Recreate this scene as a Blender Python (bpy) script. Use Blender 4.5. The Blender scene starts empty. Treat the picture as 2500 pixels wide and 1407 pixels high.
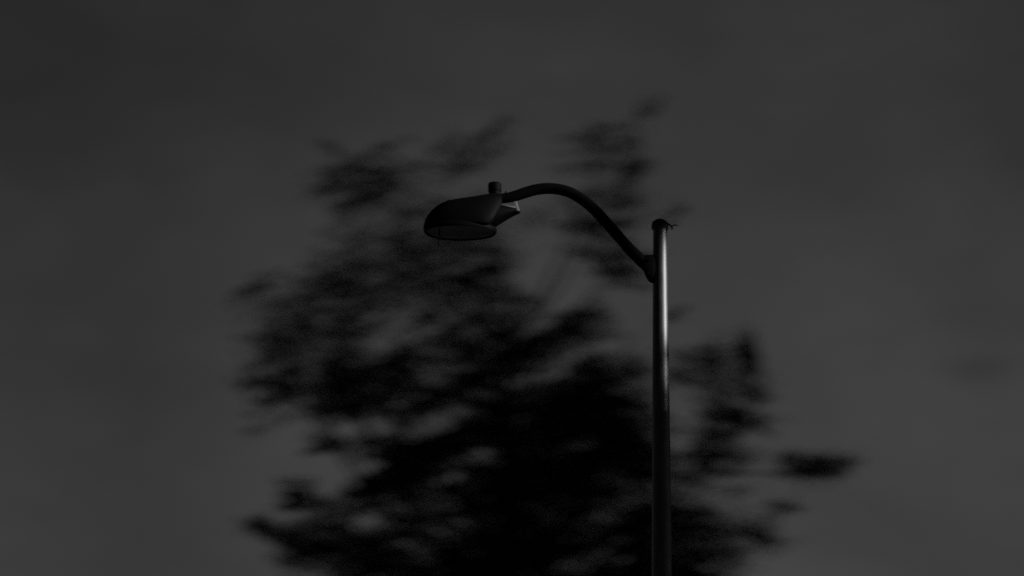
import bpy, bmesh, math, random
import numpy as np
from mathutils import Vector, Matrix

random.seed(11)
rng = np.random.default_rng(11)
R = math.radians
scene = bpy.context.scene
col = scene.collection

# ------------------------------------------------------------------ camera
LENS = 92.0
PITCH = R(19.0)
ROLL = R(0.83)
CAM = Vector((0, 0, 1.6))
F = 2500 * LENS / 36.0
fwd = Vector((0, math.cos(PITCH), math.sin(PITCH)))
r0 = Vector((1, 0, 0))
u0 = Vector((0, -math.sin(PITCH), math.cos(PITCH)))
right = r0 * math.cos(ROLL) + u0 * math.sin(ROLL)
up = u0 * math.cos(ROLL) - r0 * math.sin(ROLL)

def P(px, py, Y):
    d = fwd + right * ((px - 1250) / F) - up * ((py - 703.5) / F)
    return CAM + d * (Y / d.y)

cd = bpy.data.cameras.new("camera")
cam = bpy.data.objects.new("camera", cd)
col.objects.link(cam)
m = Matrix((right, up, -fwd)).transposed().to_4x4()
m.translation = CAM
cam.matrix_world = m
cd.lens = LENS
cd.sensor_width = 36
cd.clip_start = 0.1
cd.clip_end = 3000
LY = 17.6                                   # distance of the street lamp
TY = 40.0                                   # distance of the tree
cd.dof.use_dof = True
cd.dof.focus_distance = (P(1500, 640, LY) - CAM).dot(fwd) - 0.6   # focus falls a little short, as in the photograph
cd.dof.aperture_fstop = 0.72
cd.dof.aperture_ratio = 0.40                # wide oval of an anamorphic lens
scene.camera = cam

# ------------------------------------------------------------------ materials
def mat(name, colour, rough=0.6, metal=0.0, spec=0.5, noise=0.0, scale=8.0, bump=0.0, rough_var=0.0, stretch=(1, 1, 1)):
    mt = bpy.data.materials.new(name)
    mt.use_nodes = True
    nt = mt.node_tree
    b = nt.nodes['Principled BSDF']
    b.inputs['Base Color'].default_value = (*colour, 1)
    b.inputs['Roughness'].default_value = rough
    b.inputs['Metallic'].default_value = metal
    b.inputs['Specular IOR Level'].default_value = spec
    tc = nt.nodes.new('ShaderNodeTexCoord')
    mp = nt.nodes.new('ShaderNodeMapping')
    mp.inputs['Scale'].default_value = stretch
    nt.links.new(tc.outputs['Object'], mp.inputs['Vector'])
    n = nt.nodes.new('ShaderNodeTexNoise')
    n.inputs['Scale'].default_value = scale
    n.inputs['Detail'].default_value = 6
    nt.links.new(mp.outputs['Vector'], n.inputs['Vector'])
    if noise:
        mx = nt.nodes.new('ShaderNodeMix'); mx.data_type = 'RGBA'
        mx.inputs[6].default_value = (*[c * (1 - noise) for c in colour], 1)
        mx.inputs[7].default_value = (*[c * (1 + noise) for c in colour], 1)
        nt.links.new(n.outputs['Fac'], mx.inputs[0])
        nt.links.new(mx.outputs[2], b.inputs['Base Color'])
    if rough_var:
        mr = nt.nodes.new('ShaderNodeMapRange')
        mr.inputs[3].default_value = rough - rough_var
        mr.inputs[4].default_value = rough + rough_var
        nt.links.new(n.outputs['Fac'], mr.inputs[0])
        nt.links.new(mr.outputs[0], b.inputs['Roughness'])
    if bump:
        bp = nt.nodes.new('ShaderNodeBump')
        bp.inputs['Strength'].default_value = bump
        bp.inputs['Distance'].default_value = 0.01
        nt.links.new(n.outputs['Fac'], bp.inputs['Height'])
        nt.links.new(bp.outputs['Normal'], b.inputs['Normal'])
    return mt

def g(v): return (v, v, v)
M = dict(
    pole=mat('weathered_pole_metal', g(0.18), 0.52, 1.0, noise=0.5, scale=22, rough_var=0.08, stretch=(1, 1, 0.35)),
    paint=mat('matt_black_paint', g(0.004), 0.6, 0, 0.06, noise=0.3, scale=14, bump=0.1),
    cap=mat('dull_cap_metal', g(0.055), 0.6, 0, 0.3, noise=0.5, scale=30, bump=0.2),
    lens=mat('dusty_lamp_glass', g(0.13), 0.25, 0, 0.5, noise=0.5, scale=9),
    bright=mat('bare_aluminium', g(0.32), 0.5, 0.6, noise=0.3, scale=60),
    leaf=mat('dark_leaf', (0.055, 0.058, 0.052), 0.75, 0, 0.2, noise=0.4, scale=2),
    bark=mat('dark_bark', (0.04, 0.038, 0.035), 0.9, 0, 0.2, noise=0.5, scale=12, bump=0.6),
    grass=mat('dark_turf', (0.03, 0.034, 0.028), 0.95, 0, 0.1, noise=0.5, scale=3, bump=0.5),
    asphalt=mat('asphalt', g(0.045), 0.9, 0, 0.2, noise=0.4, scale=40, bump=0.4),
    concrete=mat('concrete', g(0.16), 0.9, 0, 0.2, noise=0.3, scale=6, bump=0.3),
    brick=mat('dark_render', g(0.12), 0.9, 0, 0.2, noise=0.3, scale=1.5),
    glass=mat('window_glass', g(0.02), 0.12, 0, 0.5, noise=0.2, scale=2),
    line=mat('road_paint', g(0.5), 0.8, 0, 0.2, noise=0.2, scale=15),
)

# ------------------------------------------------------------------ mesh helpers
def link(name, me, mt, parent=None, smooth=True):
    o = bpy.data.objects.new(name, me)
    col.objects.link(o)
    if mt: me.materials.append(mt)
    if smooth:
        for p in me.polygons: p.use_smooth = True
    if parent: o.parent = parent
    return o

def obj(name, bm, mt, parent=None, smooth=True):
    bmesh.ops.recalc_face_normals(bm, faces=bm.faces)
    me = bpy.data.meshes.new(name)
    bm.to_mesh(me); bm.free()
    o = link(name, me, mt, parent, smooth)
    if smooth:
        me.set_sharp_from_angle(angle=R(40))
    return o

def tag(o, label=None, cat=None, group=None, kind=None):
    if label: o['label'] = label
    if cat: o['category'] = cat
    if group: o['group'] = group
    if kind: o['kind'] = kind
    return o

def empty(name, loc):
    o = bpy.data.objects.new(name, None)
    o.location = loc
    col.objects.link(o)
    return o

def loft(bm, rings, close_ends=True):
    """rings: list of equal-length lists of Vectors"""
    vs = [[bm.verts.new(p) for p in r] for r in rings]
    n = len(rings[0])
    for a, b in zip(vs, vs[1:]):
        for i in range(n):
            bm.faces.new((a[i], a[(i + 1) % n], b[(i + 1) % n], b[i]))
    if close_ends:
        bm.faces.new(list(reversed(vs[0])))
        bm.faces.new(vs[-1])

def smooth_path(pts, n=6):
    pts = [Vector(p) for p in pts]
    out = []
    for i in range(len(pts) - 1):
        p0 = pts[max(i - 1, 0)]; p1 = pts[i]; p2 = pts[i + 1]; p3 = pts[min(i + 2, len(pts) - 1)]
        for k in range(n):
            t = k / n
            out.append(0.5 * ((2 * p1) + (p2 - p0) * t + (2 * p0 - 5 * p1 + 4 * p2 - p3) * t * t + (3 * p1 - p0 - 3 * p2 + p3) * t ** 3))
    out.append(pts[-1])
    return out

def tube(bm, pts, radii, seg=12):
    rings = []
    up_ = Vector((0.13, 0.97, 0.2)).normalized()
    for i, p in enumerate(pts):
        a = pts[max(i - 1, 0)]; b = pts[min(i + 1, len(pts) - 1)]
        t = (b - a).normalized()
        if abs(t.dot(up_)) > 0.95:
            up2 = Vector((1, 0, 0))
        else:
            up2 = up_
        x = t.cross(up2).normalized(); y = t.cross(x).normalized()
        r = radii[i] if hasattr(radii, '__len__') else radii
        rings.append([p + (x * math.cos(2 * math.pi * k / seg) + y * math.sin(2 * math.pi * k / seg)) * r for k in range(seg)])
    loft(bm, rings)

def lathe(bm, prof, c, seg=40):
    """prof: (radius, z) list"""
    loft(bm, [[Vector((c.x + r * math.cos(2 * math.pi * k / seg), c.y + r * math.sin(2 * math.pi * k / seg), z)) for k in range(seg)] for r, z in prof])

def box(bm, c, s, rot=None):
    mt = Matrix.Translation(Vector(c)) @ (rot or Matrix.Identity(4)) @ Matrix.Diagonal((*s, 1))
    return bmesh.ops.create_cube(bm, size=1, matrix=mt)['verts']

# ------------------------------------------------------------------ street lamp
PT = P(1611.5, 556, LY)                      # top of the pole tube
px_, py_ = PT.x, PT.y
lamp = empty('street_lamp', (px_, py_, 0.02))
tag(lamp, 'tall dark street lamp with curved arm, standing in front of the tree', 'street lamp')
off = Vector((px_, py_, 0.02))
def L(v): return Vector(v) - off             # world point to lamp space
def Pl(a, b, dy=0.0):
    return L(P(a, b, LY + dy))

PXM = F / ((PT - CAM).dot(fwd))              # pixels per metre at the pole top
r_top = 17.0 / PXM
ztop = PT.z
def pr(z): return r_top + (ztop - z) * 0.0078
bm = bmesh.new()
prof = [(pr(z), z - 0.02) for z in [0.0, 0.4, 1.0, 2, 3, 4, 5, 5.5, 6, 6.5, 7, 7.5, ztop - 0.2, ztop]]
lathe(bm, prof, Vector((0, 0, 0)), 64)
obj('pole', bm, M['pole'], lamp)
# base
bm = bmesh.new()
box(bm, (0, 0, 0.015), (0.42, 0.42, 0.03))
bmesh.ops.bevel(bm, geom=bm.edges[:], offset=0.006, segments=2, affect='EDGES')
bp_ = obj('base_plate', bm, M['paint'], lamp)
for sx in (-1, 1):
    for sy in (-1, 1):
        bm = bmesh.new()
        lathe(bm, [(0.02, 0.028), (0.02, 0.05), (0.011, 0.0505), (0.011, 0.085), (0.006, 0.09)], Vector((sx * .16, sy * .16, 0)), 6)
        obj('anchor_bolt', bm, M['bright'], bp_)
# cap: a band a little wider than the pole and a low dome, sitting slightly crooked
bm = bmesh.new()
rt = r_top
lathe(bm, [(rt + .003, -.004), (rt + .010, 0.0), (rt + .012, .022), (rt + .009, .046), (rt + .002, .054),
           (rt * .93, .058), (rt * .74, .066), (rt * .45, .073), (rt * .15, .076)], Vector((0, 0, 0)), 40)
cap = obj('pole_cap', bm, M['cap'], lamp)
cap.location = (-0.002, 0, ztop - 0.02 - 0.012)
cap.rotation_euler = (0, R(4), 0)
bm = bmesh.new()
tube(bm, smooth_path([Vector((rt + .010, -.03, .034)), Vector((rt + .032, -.035, .012)), Vector((rt + .036, -.035, -.008))], 4), .0065, 8)
tube(bm, smooth_path([Vector((rt + .018, -.03, .02)), Vector((rt + .040, -.035, .019)), Vector((rt + .058, -.035, .030)), Vector((rt + .080, -.035, .020))], 4), [.0045] * 9 + [.004, .0035, .003, .002], 8)
obj('loose_wire', bm, M['paint'], cap)
bm = bmesh.new()
lathe(bm, [(.009, -.006), (.010, 0), (.010, .006), (.004, .009)], Vector((rt * .62, -rt * .78, .05)), 8)
obj('cap_screw', bm, M['bright'], cap)

# arm
arm_px = [(1196, 487.5), (1228, 484.5), (1252, 480.5), (1280, 471.5), (1306, 464), (1336, 460.5), (1366, 463), (1394, 471.5),
          (1420, 486.5), (1446, 507.5), (1470, 532), (1500, 566), (1530, 600.5), (1562, 633), (1589, 656)]
pts = smooth_path([Pl(a, b) for a, b in arm_px], 5)
ra = 13.7 / PXM
bm = bmesh.new()
n = len(pts)
rad = [ra * (0.86 + 0.14 * min(1, i / 14) + .16 * max(0, (i - n + 12) / 12)) for i in range(n)]
tube(bm, pts, rad, 28)
arm = obj('arm', bm, M['paint'], lamp)
# gusset bracket between arm and pole, a flared saddle
bm = bmesh.new()
outl = [(1557, 629, 1553, .036), (0, 0, 0, 0)]
rows = [  # y px, left x px, half thickness (m)
    (622.5, 1577, .030), (626, 1569, .040), (634, 1561, .045), (643, 1562, .047), (652, 1567, .047), (662, 1571, .046), (672, 1575, .043),
    (681, 1579, .036), (688, 1584, .028), (691.5, 1590, .016)]
rings = []
for y, xl, ht in rows:
    ring = []
    xr = 1608
    for k in range(20):
        a = 2 * math.pi * k / 20
        ca, sa = math.cos(a), math.sin(a)
        e = 0.6
        cx = (xl + xr) / 2; hw = (xr - xl) / 2
        ux = math.copysign(abs(ca) ** e, ca); uy = math.copysign(abs(sa) ** e, sa)
        ring.append(Pl(cx + hw * ux, y, ht * uy))
    rings.append(ring)
loft(bm, rings)
br = obj('mounting_bracket', bm, M['paint'], lamp)
for yy in (640, 672):
    bm = bmesh.new()
    c = Pl(1583, yy)
    mt = Matrix.Translation(c + Vector((0, -.052, 0))) @ Matrix.Rotation(R(90), 4, 'X')
    bmesh.ops.create_cone(bm, cap_ends=True, segments=6, radius1=.012, radius2=.011, depth=.014, matrix=mt)
    obj('bracket_bolt', bm, M['paint'], br, smooth=False)

# lamp head
def section(px, top, bot, hw, n=28, e=0.75, flat=False):
    ring = []
    a0 = Pl(px, top); b0 = Pl(px, bot)
    for k in range(n):
        a = 2 * math.pi * k / n
        ca, sa = math.cos(a), math.sin(a)
        uy = math.copysign(abs(ca) ** e, ca)
        if flat:                                # half section standing on the rim plane
            zz = max(sa, -0.03)
            if sa < 0: zz = -0.03 * min(1, -sa * 3)
            h = (a0 - b0).z
            z = b0.z + h * (abs(zz) ** 0.85 if zz > 0 else zz)
        else:
            h = (a0 - b0).z / 2
            z = (a0.z + b0.z) / 2 + h * math.copysign(abs(sa) ** e, sa)
        ring.append(Vector((a0.x, a0.y + hw * uy, z)))
    return ring
st = [(1033.5, 558, .010), (1034.5, 551, .032), (1038, 540, .055), (1044, 530, .075), (1053, 519, .093), (1064, 509, .109), (1078, 500.5, .123),
      (1095, 494, .133), (1115, 490.5, .139), (1140, 487, .142), (1160, 484, .141), (1178, 480.5, .137), (1194, 477.5, .127), (1207, 475.5, .110),
      (1217, 475.5, .090), (1225, 477, .070)]
bm = bmesh.new()
rings = []
for (x, t_, w) in st:
    bot = 559 if x < 1200 else 559 - (x - 1200) * 2.0; w *= 1.12
    rings.append(section(x, t_, bot, w, flat=True, e=0.7))
loft(bm, rings)
head = obj('lamp_head', bm, M['paint'], lamp)
# oval rim and glass under it
rc = Pl(1124, 563.5)
RX = (1213 - 1035) / 2 / PXM; RYY = .166
def oval(k, n, sx, sy, z, nx=0):
    a = 2 * math.pi * k / n
    c = math.cos(a)
    taper = 1.0 - 0.06 * c
    return Vector((rc.x + sx * c, rc.y + sy * math.sin(a) * taper, rc.z + z))
N = 56
bm = bmesh.new()
loft(bm, [[oval(k, N, RX * .96, RYY * .96, .022) for k in range(N)],
          [oval(k, N, RX, RYY, .012) for k in range(N)],
          [oval(k, N, RX * 1.0, RYY * 1.0, -.010) for k in range(N)],
          [oval(k, N, RX * .975, RYY * .965, -.020) for k in range(N)],
          [oval(k, N, RX * .95, RYY * .91, -.018) for k in range(N)],
          [oval(k, N, RX * .94, RYY * .90, -.004) for k in range(N)]], close_ends=True)
obj('rim', bm, M['paint'], head)
bm = bmesh.new()
rr = []
for q in range(8):
    t = q / 7
    s = math.sin(math.pi / 2 * (1 - t) + 0.02)
    rr.append([oval(k, N, RX * .938 * max(s, .03), RYY * .895 * max(s, .03), -.006 - .022 * math.sin(math.pi / 2 * t)) for k in range(N)])
loft(bm, rr)
obj('glass_lens', bm, M['lens'], head)
# latch hanging at the front of the rim
bm = bmesh.new()
lp = [Pl(1073.5, 556, -.10), Pl(1072.5, 572, -.10), Pl(1072.5, 584, -.10), Pl(1071, 593, -.10), Pl(1071.5, 600, -.10)]
tube(bm, smooth_path(lp, 4), [.0045] * 4 + [.006] * 9 + [.008] * 2 + [.007, .004], 8)
box(bm, Pl(1074, 580, -.10), (.03, .02, .022))
obj('latch', bm, M['paint'], head)
# light sensor on top
bm = bmesh.new()
pc = Pl(1208, 478)
hh = (Pl(1208, 452) - Pl(1208, 482)).z
rp = 16.0 / PXM
lathe(bm, [(rp * .86, -.015), (rp * .9, hh * .28), (rp, hh * .30), (rp * 1.03, hh * .34), (rp * 1.03, hh * .88), (rp * .98, hh * .965), (rp * .82, hh)], Vector((0, 0, 0)), 32)
pcell = obj('photocell', bm, M['paint'], head)
pcell.location = pc
pcell.rotation_euler = (0, R(-1.5), 0)
# rear door: the wedge under the arm
bm = bmesh.new()
loft(bm, [section(x, t_, b_, w, n=24, e=.8) for x, t_, b_, w in
          [(1176, 500, 562, .10), (1200, 500, 557, .098), (1214, 503, 550, .09), (1228, 505.5, 541, .078), (1244, 508.5, 531, .062), (1258, 512, 523.5, .046),
           (1266, 515, 521, .030), (1270, 517.5, 519.5, .012)]])
obj('rear_door', bm, M['paint'], head)
# bright hinge bracket joining the door tip to the arm
bm = bmesh.new()
loft(bm, [[Pl(x - 3.5, y, -.046), Pl(x - 3.5, y, .03), Pl(x + 3.5, y, .03), Pl(x + 3.5, y, -.020), Pl(x + 1, y, -.046)] for x, y in
          [(1258.5, 492), (1260, 500), (1263, 508), (1265, 515)]])
obj('hinge_bracket', bm, M['bright'], head, smooth=False)
bm = bmesh.new()
tube(bm, smooth_path([Pl(1215, 503, -.03), Pl(1224, 502, -.045), Pl(1236, 503.5, -.05), Pl(1250, 506, -.045), Pl(1262, 508, -.035)], 4), .0085, 10)
obj('ground_wire', bm, M['bright'], head)
# small clamp studs on the top of the arm
bm = bmesh.new()
lathe(bm, [(.012, -.01), (.012, .010), (.008, .014), (.008, .018)], Vector((0, 0, 0)), 8)
stud = obj('clamp_stud', bm, M['cap'], head)
stud.location = Pl(1237, 472)

# ------------------------------------------------------------------ leaves
def leaf_mesh(name, cen, size, tdir, mt, parent, spread=1.0):
    """cen (n,3), size (n,), tdir (n,3): folded, pointed six-sided leaves"""
    n = len(cen)
    t = tdir + rng.normal(0, .55 * spread, (n, 3))
    t /= np.linalg.norm(t, axis=1)[:, None]
    nn = rng.normal(0, .8, (n, 3)) + np.array([0, 0, .55])
    b = np.cross(t, nn); b /= np.linalg.norm(b, axis=1)[:, None]
    nr = np.cross(b, t)
    s = size[:, None]
    w = rng.uniform(.30, .46, (n, 1)) * s
    fold = rng.uniform(.05, .22, (n, 1)) * s
    v = np.stack([cen - t * s * .5,
                  cen - t * s * .12 + b * w + nr * fold,
                  cen + t * s * .22 + b * w * .72 + nr * fold,
                  cen + t * s * .55 - nr * fold * .6,
                  cen + t * s * .22 - b * w * .72 + nr * fold,
                  cen - t * s * .12 - b * w + nr * fold], axis=1).reshape(-1, 3)
    me = bpy.data.meshes.new(name)
    me.vertices.add(n * 6); me.vertices.foreach_set('co', v.ravel())
    base = np.arange(n)[:, None] * 6
    q = np.concatenate([base + [0, 1, 2, 3], base + [0, 3, 4, 5]], axis=1).reshape(-1)
    me.loops.add(n * 8); me.loops.foreach_set('vertex_index', q.astype(np.int32))
    me.polygons.add(n * 2); me.polygons.foreach_set('loop_start', (np.arange(n * 2) * 4).astype(np.int32))
    me.update(calc_edges=True); me.validate()
    return link(name, me, mt, parent, smooth=False)

Rt = np.array(right); Up = np.array(up); Fw = np.array(fwd); Cm = np.array(CAM)
def proj(p):
    d = p - Cm
    t = d @ Fw
    return 1250 + F * (d @ Rt) / t, 703.5 - F * (d @ Up) / t

# clumps of the crown: centre x, y, half sizes (photo units at the tree's distance), tilt, cover
CL = [
 (905,435,120,66,10,.38),(925,452,62,42,10,.45),(835,372,52,11,-25,.28),(790,440,50,20,0,.25),(880,510,95,34,15,.32),(990,420,45,30,-15,.15),
 (1150,372,105,38,22,.40),(1110,402,50,20,25,.50),(1080,350,42,14,25,.25),(1200,330,48,22,20,.25),
 (1545,325,50,42,45,.30),(1588,275,34,22,60,.32),(1440,320,70,42,0,.26),(1542,405,62,32,85,.34),(1540,460,60,50,10,.34),(1460,400,90,80,5,.26),(1450,500,90,40,0,.22),(960,500,140,60,15,.2),(1100,560,160,50,10,.3),
 (1525,525,70,36,10,.48),(1432,585,62,42,-20,.50),(1500,640,105,52,-8,.52),(1545,690,60,22,0,.40),(1330,540,55,35,0,.25),(1640,535,34,26,20,.12),
 (830,612,112,28,20,.34),(880,590,42,14,35,.32),(1000,640,120,30,15,.42),(950,550,80,34,10,.22),
 (1195,655,58,48,0,.72),(1130,620,150,58,10,.38),(1080,700,150,66,10,.38),
 (640,715,84,38,10,.36),(700,760,90,48,10,.38),(820,760,110,58,15,.42),(850,850,84,56,20,.45),(690,845,95,58,15,.36),(640,920,52,28,0,.45),
 (740,935,130,46,15,.45),(690,1000,110,34,15,.30),(830,680,66,40,10,.36),(750,790,40,14,25,.5),(760,700,80,40,10,.3),
 (845,892,42,30,50,.65),(965,898,74,40,25,.85),(850,960,110,50,15,.82),(885,1012,62,38,0,.80),
 (1150,790,150,78,12,.44),(1250,735,90,46,10,.36),(1040,760,64,40,10,.30),(1110,840,120,40,12,.45),
 (1385,805,90,38,10,.68),(1310,850,120,36,10,.66),(1440,790,90,26,8,.3),(1440,772,56,24,0,.36),(1190,880,140,32,10,.80),(1530,830,64,22,20,.38),(1640,760,44,18,30,.18),
 (1240,1150,330,230,12,.66),(1430,980,170,84,20,.86),(1050,960,150,84,15,.52),(1100,1080,200,56,20,.72),(1350,1120,220,120,10,.80),
 (1300,1300,330,140,10,.70),(1150,1360,350,100,0,.60),(920,1290,175,100,10,.62),(950,1180,100,38,20,.72),(1000,1100,150,38,15,.80),
 (1500,1060,150,84,-10,.85),(1570,1200,130,105,0,.65),(1560,1350,150,95,0,.80),(850,1330,110,58,-20,.68),(765,1335,80,38,-25,.66),
 (795,1085,58,19,5,.78),(880,1086,74,24,0,.62),(720,1207,42,32,0,.85),(742,1242,52,36,0,.45),(634,1282,32,28,0,.80),(700,1300,62,28,-10,.75),(735,1370,62,40,-20,.6),
 (1740,868,48,22,88,.72),(1825,872,54,22,-72,.94),(1665,895,50,32,0,.68),(1832,960,46,20,0,.78),(1790,915,60,30,0,.36),(1750,1000,60,30,0,.42),
 (1815,1022,80,20,-5,.75),(1740,1075,84,28,10,.62),(1795,1105,84,22,0,.36),(1700,1140,90,38,0,.55),
 (1990,1140,98,20,-4,.90),(1905,1245,56,24,5,.52),(1845,1308,90,14,-8,.62),(1865,1328,42,16,-20,.55),(1690,1275,84,44,0,.85),(1715,1360,110,48,0,.70),
 (1770,960,95,120,0,.36),(1740,1160,110,70,0,.30),(1780,1300,90,60,0,.3),(745,835,150,125,20,.28),(1280,880,260,60,15,.45),(1000,1000,160,60,20,.4),(1350,1330,200,70,10,.5),(950,1110,120,50,15,.4),(1120,1200,260,60,15,.35),(1420,1180,180,60,8,.35),(820,1250,70,30,15,.3),(1930,1152,130,9,-1,.45),(1100,640,180,90,15,.25),(900,720,170,100,18,.34),(950,600,200,70,15,.2),(1010,840,110,40,20,.3),(1460,520,110,120,5,.2),(880,1200,110,50,20,.3),(870,450,130,70,12,.15),(680,900,90,90,15,.25),
 # below the frame
 (1250,1540,470,170,0,.9),(900,1500,200,110,0,.8),(1620,1500,200,120,0,.8),(1250,1750,420,150,0,.9),(1230,1920,300,110,0,.85),
]
HO = [ # gaps in the crown: x, y, half sizes, tilt, strength
 (1370,680,98,52,0,.97),(940,812,62,24,20,.35),(1560,765,58,58,0,.85),(1505,850,50,18,10,.7),(1310,926,92,16,18,.75),(1668,985,44,38,0,.75),(1660,1086,26,24,0,.8),
 (1658,1150,26,20,0,.7),(1062,1036,95,27,27,.88),(975,1036,62,20,25,.45),(1145,1117,62,22,10,.75),(1070,1180,52,19,15,.5),(898,1272,42,28,30,.75),
 (1500,1165,46,34,20,.6),(1500,1228,74,18,0,.45),(1440,1282,84,28,18,.5),(1350,1240,54,20,10,.5),(1400,1085,64,15,0,.6),(1240,1262,22,22,0,.55),
 (1050,1312,105,38,20,.6),(890,1048,80,24,5,.95),(850,1150,90,24,12,.95),(930,1215,44,18,10,.6),(1310,1182,44,18,10,.4),(1490,1022,74,18,10,.5),
 (1430,1375,105,32,10,.5),(1590,1075,40,20,0,.5),(1110,905,80,18,20,.5),(760,1130,110,22,5,.9),(1000,830,60,18,10,.5)]

tree = empty('leafy_tree', (-0.25, TY, 0.0))
tag(tree, 'large dark leafy tree behind the street lamp, ragged crown against the sky', 'tree')
toff = np.array([-0.25, TY, 0.0])
MPX = ((TY) / math.cos(PITCH)) / F           # metres per photo unit at the tree
cen_all, dir_all, twigs, cores = [], [], [], []
for (cx, cy, rx, ry, ang, o) in CL:
    rx *= 1.16; ry *= 1.2
    spread_y = max(.25, min(1.9, 2.4 * math.sqrt(max(0, 1 - ((cx - 1230) / 720) ** 2))))
    Yc = TY + random.uniform(-1, 1) * spread_y
    c = np.array(P(cx, cy, Yc))
    k = Yc / TY * MPX
    a = R(ang + (9 if cx < 1420 and abs(ang) < 35 else 0))
    ax = Rt * math.cos(a) + Up * math.sin(a)
    ay = -Rt * math.sin(a) + Up * math.cos(a)
    rz = max(.3, min(1.6, .5 * (rx + ry) * k))
    N_l = -math.log(1 - min(o, .93)) * math.pi * rx * ry * 0.74 / 34.0
    n_s = max(3, int(N_l / 14))
    cores.append((c, rx * k, N_l))
    for s in range(n_s):
        while True:
            q = rng.uniform(-1, 1, 3)
            if q @ q < 1: break
        # sprays are kept inside their clump: the longer the clump the longer the spray
        sl = min(rx * k * .8, random.uniform(.3, 1.0))
        sc = c + ax * q[0] * max(.02, rx * k - sl * .5) + ay * q[1] * ry * k * .92 + np.array([0, 1, 0]) * q[2] * rz
        d = ax + ay * rng.normal(0, .16) + np.array([0, 1, 0]) * rng.normal(0, .35)
        d /= np.linalg.norm(d)
        if random.random() < .5: d = -d
        nl = 14
        u = np.linspace(-.5, .5, nl) + rng.normal(0, .05, nl)
        pos = sc + d[None] * (u * sl * 1.25)[:, None] + rng.normal(0, .055, (nl, 3)) + ax[None] * rng.normal(0, .08, (nl, 1))
        x, y = proj(pos)
        keep = np.ones(nl, bool)
        for (hx, hy, hrx, hry, ha, hs) in HO:
            h = R(ha)
            dx = x - hx; dy = -(y - hy)
            ux = (dx * math.cos(h) + dy * math.sin(h)) / hrx
            uy = (-dx * math.sin(h) + dy * math.cos(h)) / hry
            rr2 = ux * ux + uy * uy
            keep &= ~((rr2 < 1.0) & (rng.random(nl) < hs * np.clip(1.35 - rr2 * .7, 0, 1)))
        if keep.sum() == 0: continue
        cen_all.append(pos[keep]); dir_all.append(np.repeat(d[None], keep.sum(), 0))
        if keep.sum() > 8:
            twigs.append((sc - d * sl * .55, sc + d * sl * .5))
cen = np.concatenate(cen_all) - toff
dr = np.concatenate(dir_all)
sz = rng.uniform(.055, .095, len(cen))
leaf_mesh('foliage', cen, sz, dr, M['leaf'], tree)
print('leaves', len(cen))
# trunk and limbs
bm = bmesh.new()
tp = smooth_path([Vector((0, 0, -0.1)), Vector((.05, 0, 2)), Vector((-.05, .1, 5)), Vector((.1, .05, 8)), Vector((.25, 0, 11)), Vector((.15, 0, 13.6)), Vector((.3, 0, 15.4))], 5)
tr = [0.42 * (1 - .88 * (i / (len(tp) - 1)) ** .9) + (.18 if i == 0 else 0) for i in range(len(tp))]
tube(bm, tp, tr, 16)
trunk = obj('trunk', bm, M['bark'], tree)
tp = [Vector(p) for p in tp]
def limb_to(target, r1, r2):
    e = Vector(target)
    zs = max(2.6, e.z - math.hypot(e.x, e.y) * .75 - .8)
    s = min(tp, key=lambda p: abs(p.z - min(zs, 14.6)))
    mid = s.lerp(e, .5) + Vector((random.uniform(-.2, .2), random.uniform(-.2, .2), -.12 * (e - s).length + random.uniform(-.1, .1)))
    pp = smooth_path([s, mid, e], 7)
    b = bmesh.new()
    tube(b, pp, [r1 + (r2 - r1) * i / (len(pp) - 1) for i in range(len(pp))], 7)
    return b
cores.sort(key=lambda c: -c[2])
for c, w, nl in cores[:64]:
    if nl < 30: continue
    e = c - toff
    obj('branch', limb_to(e, .05 if nl > 150 else .035, .010), M['bark'], tree)
# the two long bare twigs reaching right with a bunch of leaves at the tip
for a_, b_, c_ in (((1560, 1160), (1800, 1157), (2040, 1150)), ((1560, 1262), (1740, 1296), (1885, 1322))):
    b = bmesh.new()
    pp = smooth_path([Vector(np.array(P(*q, TY)) - toff) for q in (a_, b_, c_)], 8)
    tube(b, pp, [.024 - .014 * i / (len(pp) - 1) for i in range(len(pp))], 7)
    obj('branch', b, M['bark'], tree)
b = bmesh.new()
for p, q in twigs:
    p = Vector(p - toff); q = Vector(q - toff)
    tube(b, [p, (p + q) / 2 + Vector((0, 0, -.01)), q], [.007, .005, .003], 3)
tw = obj('twigs', b, M['bark'], tree)
tag(tw, kind='stuff')

# ------------------------------------------------------------------ light and its direction
SUN_AZ = R(108.5)      # clockwise from +Y
SUN_EL = R(20.0)
S = Vector((math.sin(SUN_AZ) * math.cos(SUN_EL), math.cos(SUN_AZ) * math.cos(SUN_EL), math.sin(SUN_EL)))
sd = bpy.data.lights.new('sun', 'SUN')
sd.energy = 3.0
sd.angle = R(1.5)
sd.color = (1, 1, 1)
so = bpy.data.objects.new('sun', sd)
col.objects.link(so)
so.rotation_euler = (-S).to_track_quat('-Z', 'Y').to_euler()

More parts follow.
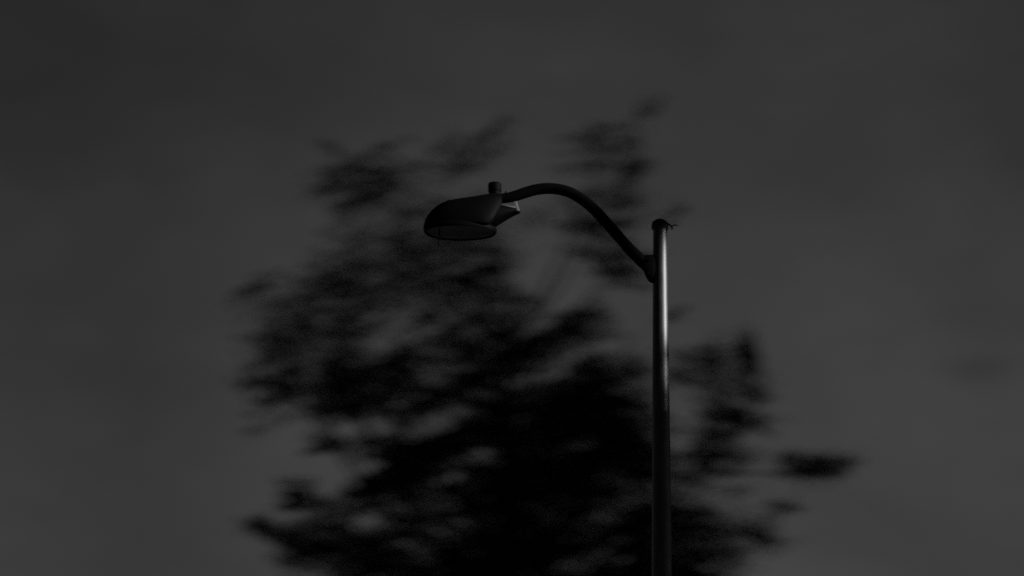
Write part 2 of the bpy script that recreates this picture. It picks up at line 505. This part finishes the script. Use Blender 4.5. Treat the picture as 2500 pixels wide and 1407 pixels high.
w = bpy.data.worlds.new('World')
scene.world = w
w.use_nodes = True
nt = w.node_tree
for n_ in list(nt.nodes): nt.nodes.remove(n_)
N_ = nt.nodes.new; K = nt.links.new
sky = N_('ShaderNodeTexSky'); sky.sky_type = 'NISHITA'; sky.sun_disc = False
sky.sun_elevation = SUN_EL; sky.sun_rotation = SUN_AZ
bw = N_('ShaderNodeRGBToBW'); K(sky.outputs[0], bw.inputs[0])
tc = N_('ShaderNodeTexCoord')
def noise(scale, detail, off_, st_=(1, 1, 1.6)):
    mp = N_('ShaderNodeMapping'); mp.inputs['Scale'].default_value = st_; mp.inputs['Location'].default_value = off_
    K(tc.outputs['Generated'], mp.inputs['Vector'])
    n1 = N_('ShaderNodeTexNoise'); n1.inputs['Scale'].default_value = scale; n1.inputs['Detail'].default_value = detail
    n1.inputs['Roughness'].default_value = .5
    K(mp.outputs[0], n1.inputs['Vector'])
    return n1.outputs['Fac']
def mr(src, a, b, c, d, smooth=True):
    m_ = N_('ShaderNodeMapRange'); m_.interpolation_type = 'SMOOTHSTEP' if smooth else 'LINEAR'
    for i, v in zip((1, 2, 3, 4), (a, b, c, d)): m_.inputs[i].default_value = v
    K(src, m_.inputs[0]); return m_.outputs[0]
def mul(a, b):
    m_ = N_('ShaderNodeMath'); m_.operation = 'MULTIPLY'; K(a, m_.inputs[0])
    if isinstance(b, float): m_.inputs[1].default_value = b
    else: K(b, m_.inputs[1])
    return m_.outputs[0]
cl1 = mr(noise(7.0, 3, (3.1, .4, 1.2)), .3, .7, .84, 1.12)
cl3 = mr(noise(95.0, 5, (2.1, 1.4, .7), (1, 1, 1.2)), .3, .7, .965, 1.035)
cl2 = mr(noise(24.0, 2, (1.1, 2.4, .2), (1, 1, 1.3)), .3, .7, .96, 1.04)
# sky brightened around the view like lens vignetting; darkened behind camera to dim reflections
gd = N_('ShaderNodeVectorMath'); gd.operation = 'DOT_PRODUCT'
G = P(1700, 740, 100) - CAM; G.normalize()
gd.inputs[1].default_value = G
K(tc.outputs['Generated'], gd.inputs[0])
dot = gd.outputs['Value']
sky_falloff = mr(dot, math.cos(R(15)), 1.0, .70, 1.08)
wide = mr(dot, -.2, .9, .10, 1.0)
val = mul(mul(mul(mul(mul(bw.outputs[0], cl1), cl2), sky_falloff), wide), 0.362)
val = mul(val, cl3)
# one small dark scrap of cloud low on the right
for (a_, b_, rad_, dk) in ((2360, 900, .55, .82), (2420, 893, .5, .85), (2395, 930, .6, .93)):
    dn = N_('ShaderNodeVectorMath'); dn.operation = 'DISTANCE'
    mpv = N_('ShaderNodeMapping'); mpv.inputs['Scale'].default_value = (1, 1, 2.0)
    K(tc.outputs['Generated'], mpv.inputs['Vector']); K(mpv.outputs[0], dn.inputs[0])
    q_ = (P(a_, b_, 100) - CAM).normalized(); dn.inputs[1].default_value = (q_.x, q_.y, q_.z * 2.0)
    val = mul(val, mr(dn.outputs['Value'], R(rad_) * .1, R(rad_) * 1.5, dk, 1.0))
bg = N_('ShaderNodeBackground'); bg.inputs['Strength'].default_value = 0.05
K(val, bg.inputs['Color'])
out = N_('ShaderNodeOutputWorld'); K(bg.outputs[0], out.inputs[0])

# ------------------------------------------------------------------ ground
def sheet(name, x0, x1, y0, y1, z, mt, kind='structure'):
    b = bmesh.new()
    vs = [b.verts.new(p) for p in ((x0, y0, z), (x1, y0, z), (x1, y1, z), (x0, y1, z))]
    b.faces.new(vs)
    return tag(obj(name, b, mt, smooth=False), kind=kind)
sheet('ground', -1500, 1500, -1500, 1500, 0, M['grass'])
sheet('road', -300, 300, -1.5, 14.5, .004, M['asphalt'])
b = bmesh.new(); box(b, (0, 14.62, .06), (600, .24, .14)); tag(obj('kerb', b, M['concrete'], smooth=False), kind='structure')
b = bmesh.new(); box(b, (0, 17.0, .01), (600, 4.5, .02)); tag(obj('pavement', b, M['concrete'], smooth=False), kind='structure')
b = bmesh.new()
for i in range(-20, 21): 
    x = i * 6.0
    vs = [b.verts.new(p) for p in ((x, 6.4, .008), (x + 2.5, 6.4, .008), (x + 2.5, 6.55, .008), (x, 6.55, .008))]
    b.faces.new(vs)
tag(obj('road_marking', b, M['line'], smooth=False), kind='structure')

# ------------------------------------------------------------------ added blocker: unseen tall block keeps the sun off the big tree
bl = empty('shade_blocker', (32, 36, 0))
tag(bl, 'tall plain grey block added out of view to shade the big tree', 'shade blocker')
b = bmesh.new(); box(b, (0, 0, 19), (18, 25, 38)); obj('blocker_wall', b, M['brick'], bl, smooth=False)
b = bmesh.new(); box(b, (0, 0, 38.25), (18.6, 25.6, .5)); obj('blocker_roof', b, M['concrete'], bl, smooth=False)
for fl in range(12):
    for k in range(6):
        b = bmesh.new(); box(b, (-9.03, -10.4 + k * 4.15, 2.2 + fl * 3.05), (.08, 1.7, 1.5)); obj('blocker_window', b, M['glass'], bl, smooth=False)

# unseen tree added right of the lamp, crown shaped to shade the lower pole
T2 = Vector((px_, py_, 0)) + Vector((S.x, S.y, 0)) * 8.0
t2 = empty('shade_tree', (T2.x, T2.y, 0.02))
tag(t2, 'small round tree added out of view right of the lamp to shade the pole', 'tree')
dz = 8.0 * S.z / math.hypot(S.x, S.y)
z_cut = P(1612, 1045, LY).z + dz
b = bmesh.new()
tube(b, smooth_path([Vector((0, 0, -.02)), Vector((.05, 0, 1.5)), Vector((-.03, .03, 3.2)), Vector((0, 0, z_cut - 1.2))], 5), [.13 - .1 * i / 15 for i in range(16)], 12)
obj('trunk', b, M['bark'], t2)
pc_, pd_ = [], []
def blob(c, r, n_sp):
    for _ in range(n_sp):
        while True:
            q = rng.uniform(-1, 1, 3)
            if q @ q < 1: break
        sc = np.array(c) + q * np.array(r)
        d = rng.normal(0, 1, 3); d[2] *= .3; d /= np.linalg.norm(d)
        u = rng.uniform(-.5, .5, 10)
        pc_.append(sc + d * (u * .3)[:, None] + rng.normal(0, .03, (10, 3))); pd_.append(np.repeat(d[None], 10, 0))
zc = z_cut - 2.05
blob((0, 0, zc - .85), (1.8, 1.8, 2.0), 3200)
blob((0, .0, z_cut - .85), (.6, 1.0, .3), 400)
zs_ = lambda py: P(1612, py, LY).z + dz
blob((0, 0, zs_(1110)), (.16, .9, .15), 300)
blob((0, 0, zs_(1160)), (.16, .9, .12), 220)
blob((0, 0, zs_(1000)), (.10, .8, .10), 20)
blob((0, 0, zs_(1385)), (.2, .9, .3), 350)
blob((.0, 0, zs_(935)), (.08, .5, .01), 9)
blob((.0, 0, zs_(580)), (.12, .45, .26), 75)  # added sprays, set at heights that dim the pole highlight
pcs = np.concatenate(pc_); pds = np.concatenate(pd_)
leaf_mesh('foliage', pcs, rng.uniform(.06, .11, len(pcs)), pds, M['leaf'], t2)
for k in range(8):
    a = k * .785 + .3
    b = bmesh.new()
    z0 = 2.6 + k * .25
    e = Vector((math.cos(a) * 1.0, math.sin(a) * 1.0, zc + (-.6 + .28 * k)))
    s = Vector((0, 0, min(z0, e.z - .4)))
    tube(b, smooth_path([s, s.lerp(e, .5) + Vector((0, 0, -.12)), e], 5), [.045 - .035 * i / 10 for i in range(11)], 7)
    obj('branch', b, M['bark'], t2)
b = bmesh.new()
tube(b, smooth_path([Vector((0, 0, z_cut - 1.3)), Vector((.06, .05, z_cut - .2)), Vector((0, -.03, zs_(600)))], 6), [.025 - .02 * i / 12 for i in range(13)], 6)
obj('branch', b, M['bark'], t2)

# ------------------------------------------------------------------ render settings
scene.render.engine = 'CYCLES'
scene.cycles.use_denoising = False
scene.cycles.max_bounces = 5
scene.cycles.caustics_reflective = False
scene.cycles.caustics_refractive = False
scene.cycles.sample_clamp_indirect = 0.5
scene.cycles.pixel_filter_type = 'BLACKMAN_HARRIS'
scene.view_settings.view_transform = 'Standard'
scene.view_settings.look = 'None'
scene.view_settings.gamma = 1
scene.view_settings.exposure = 0.0
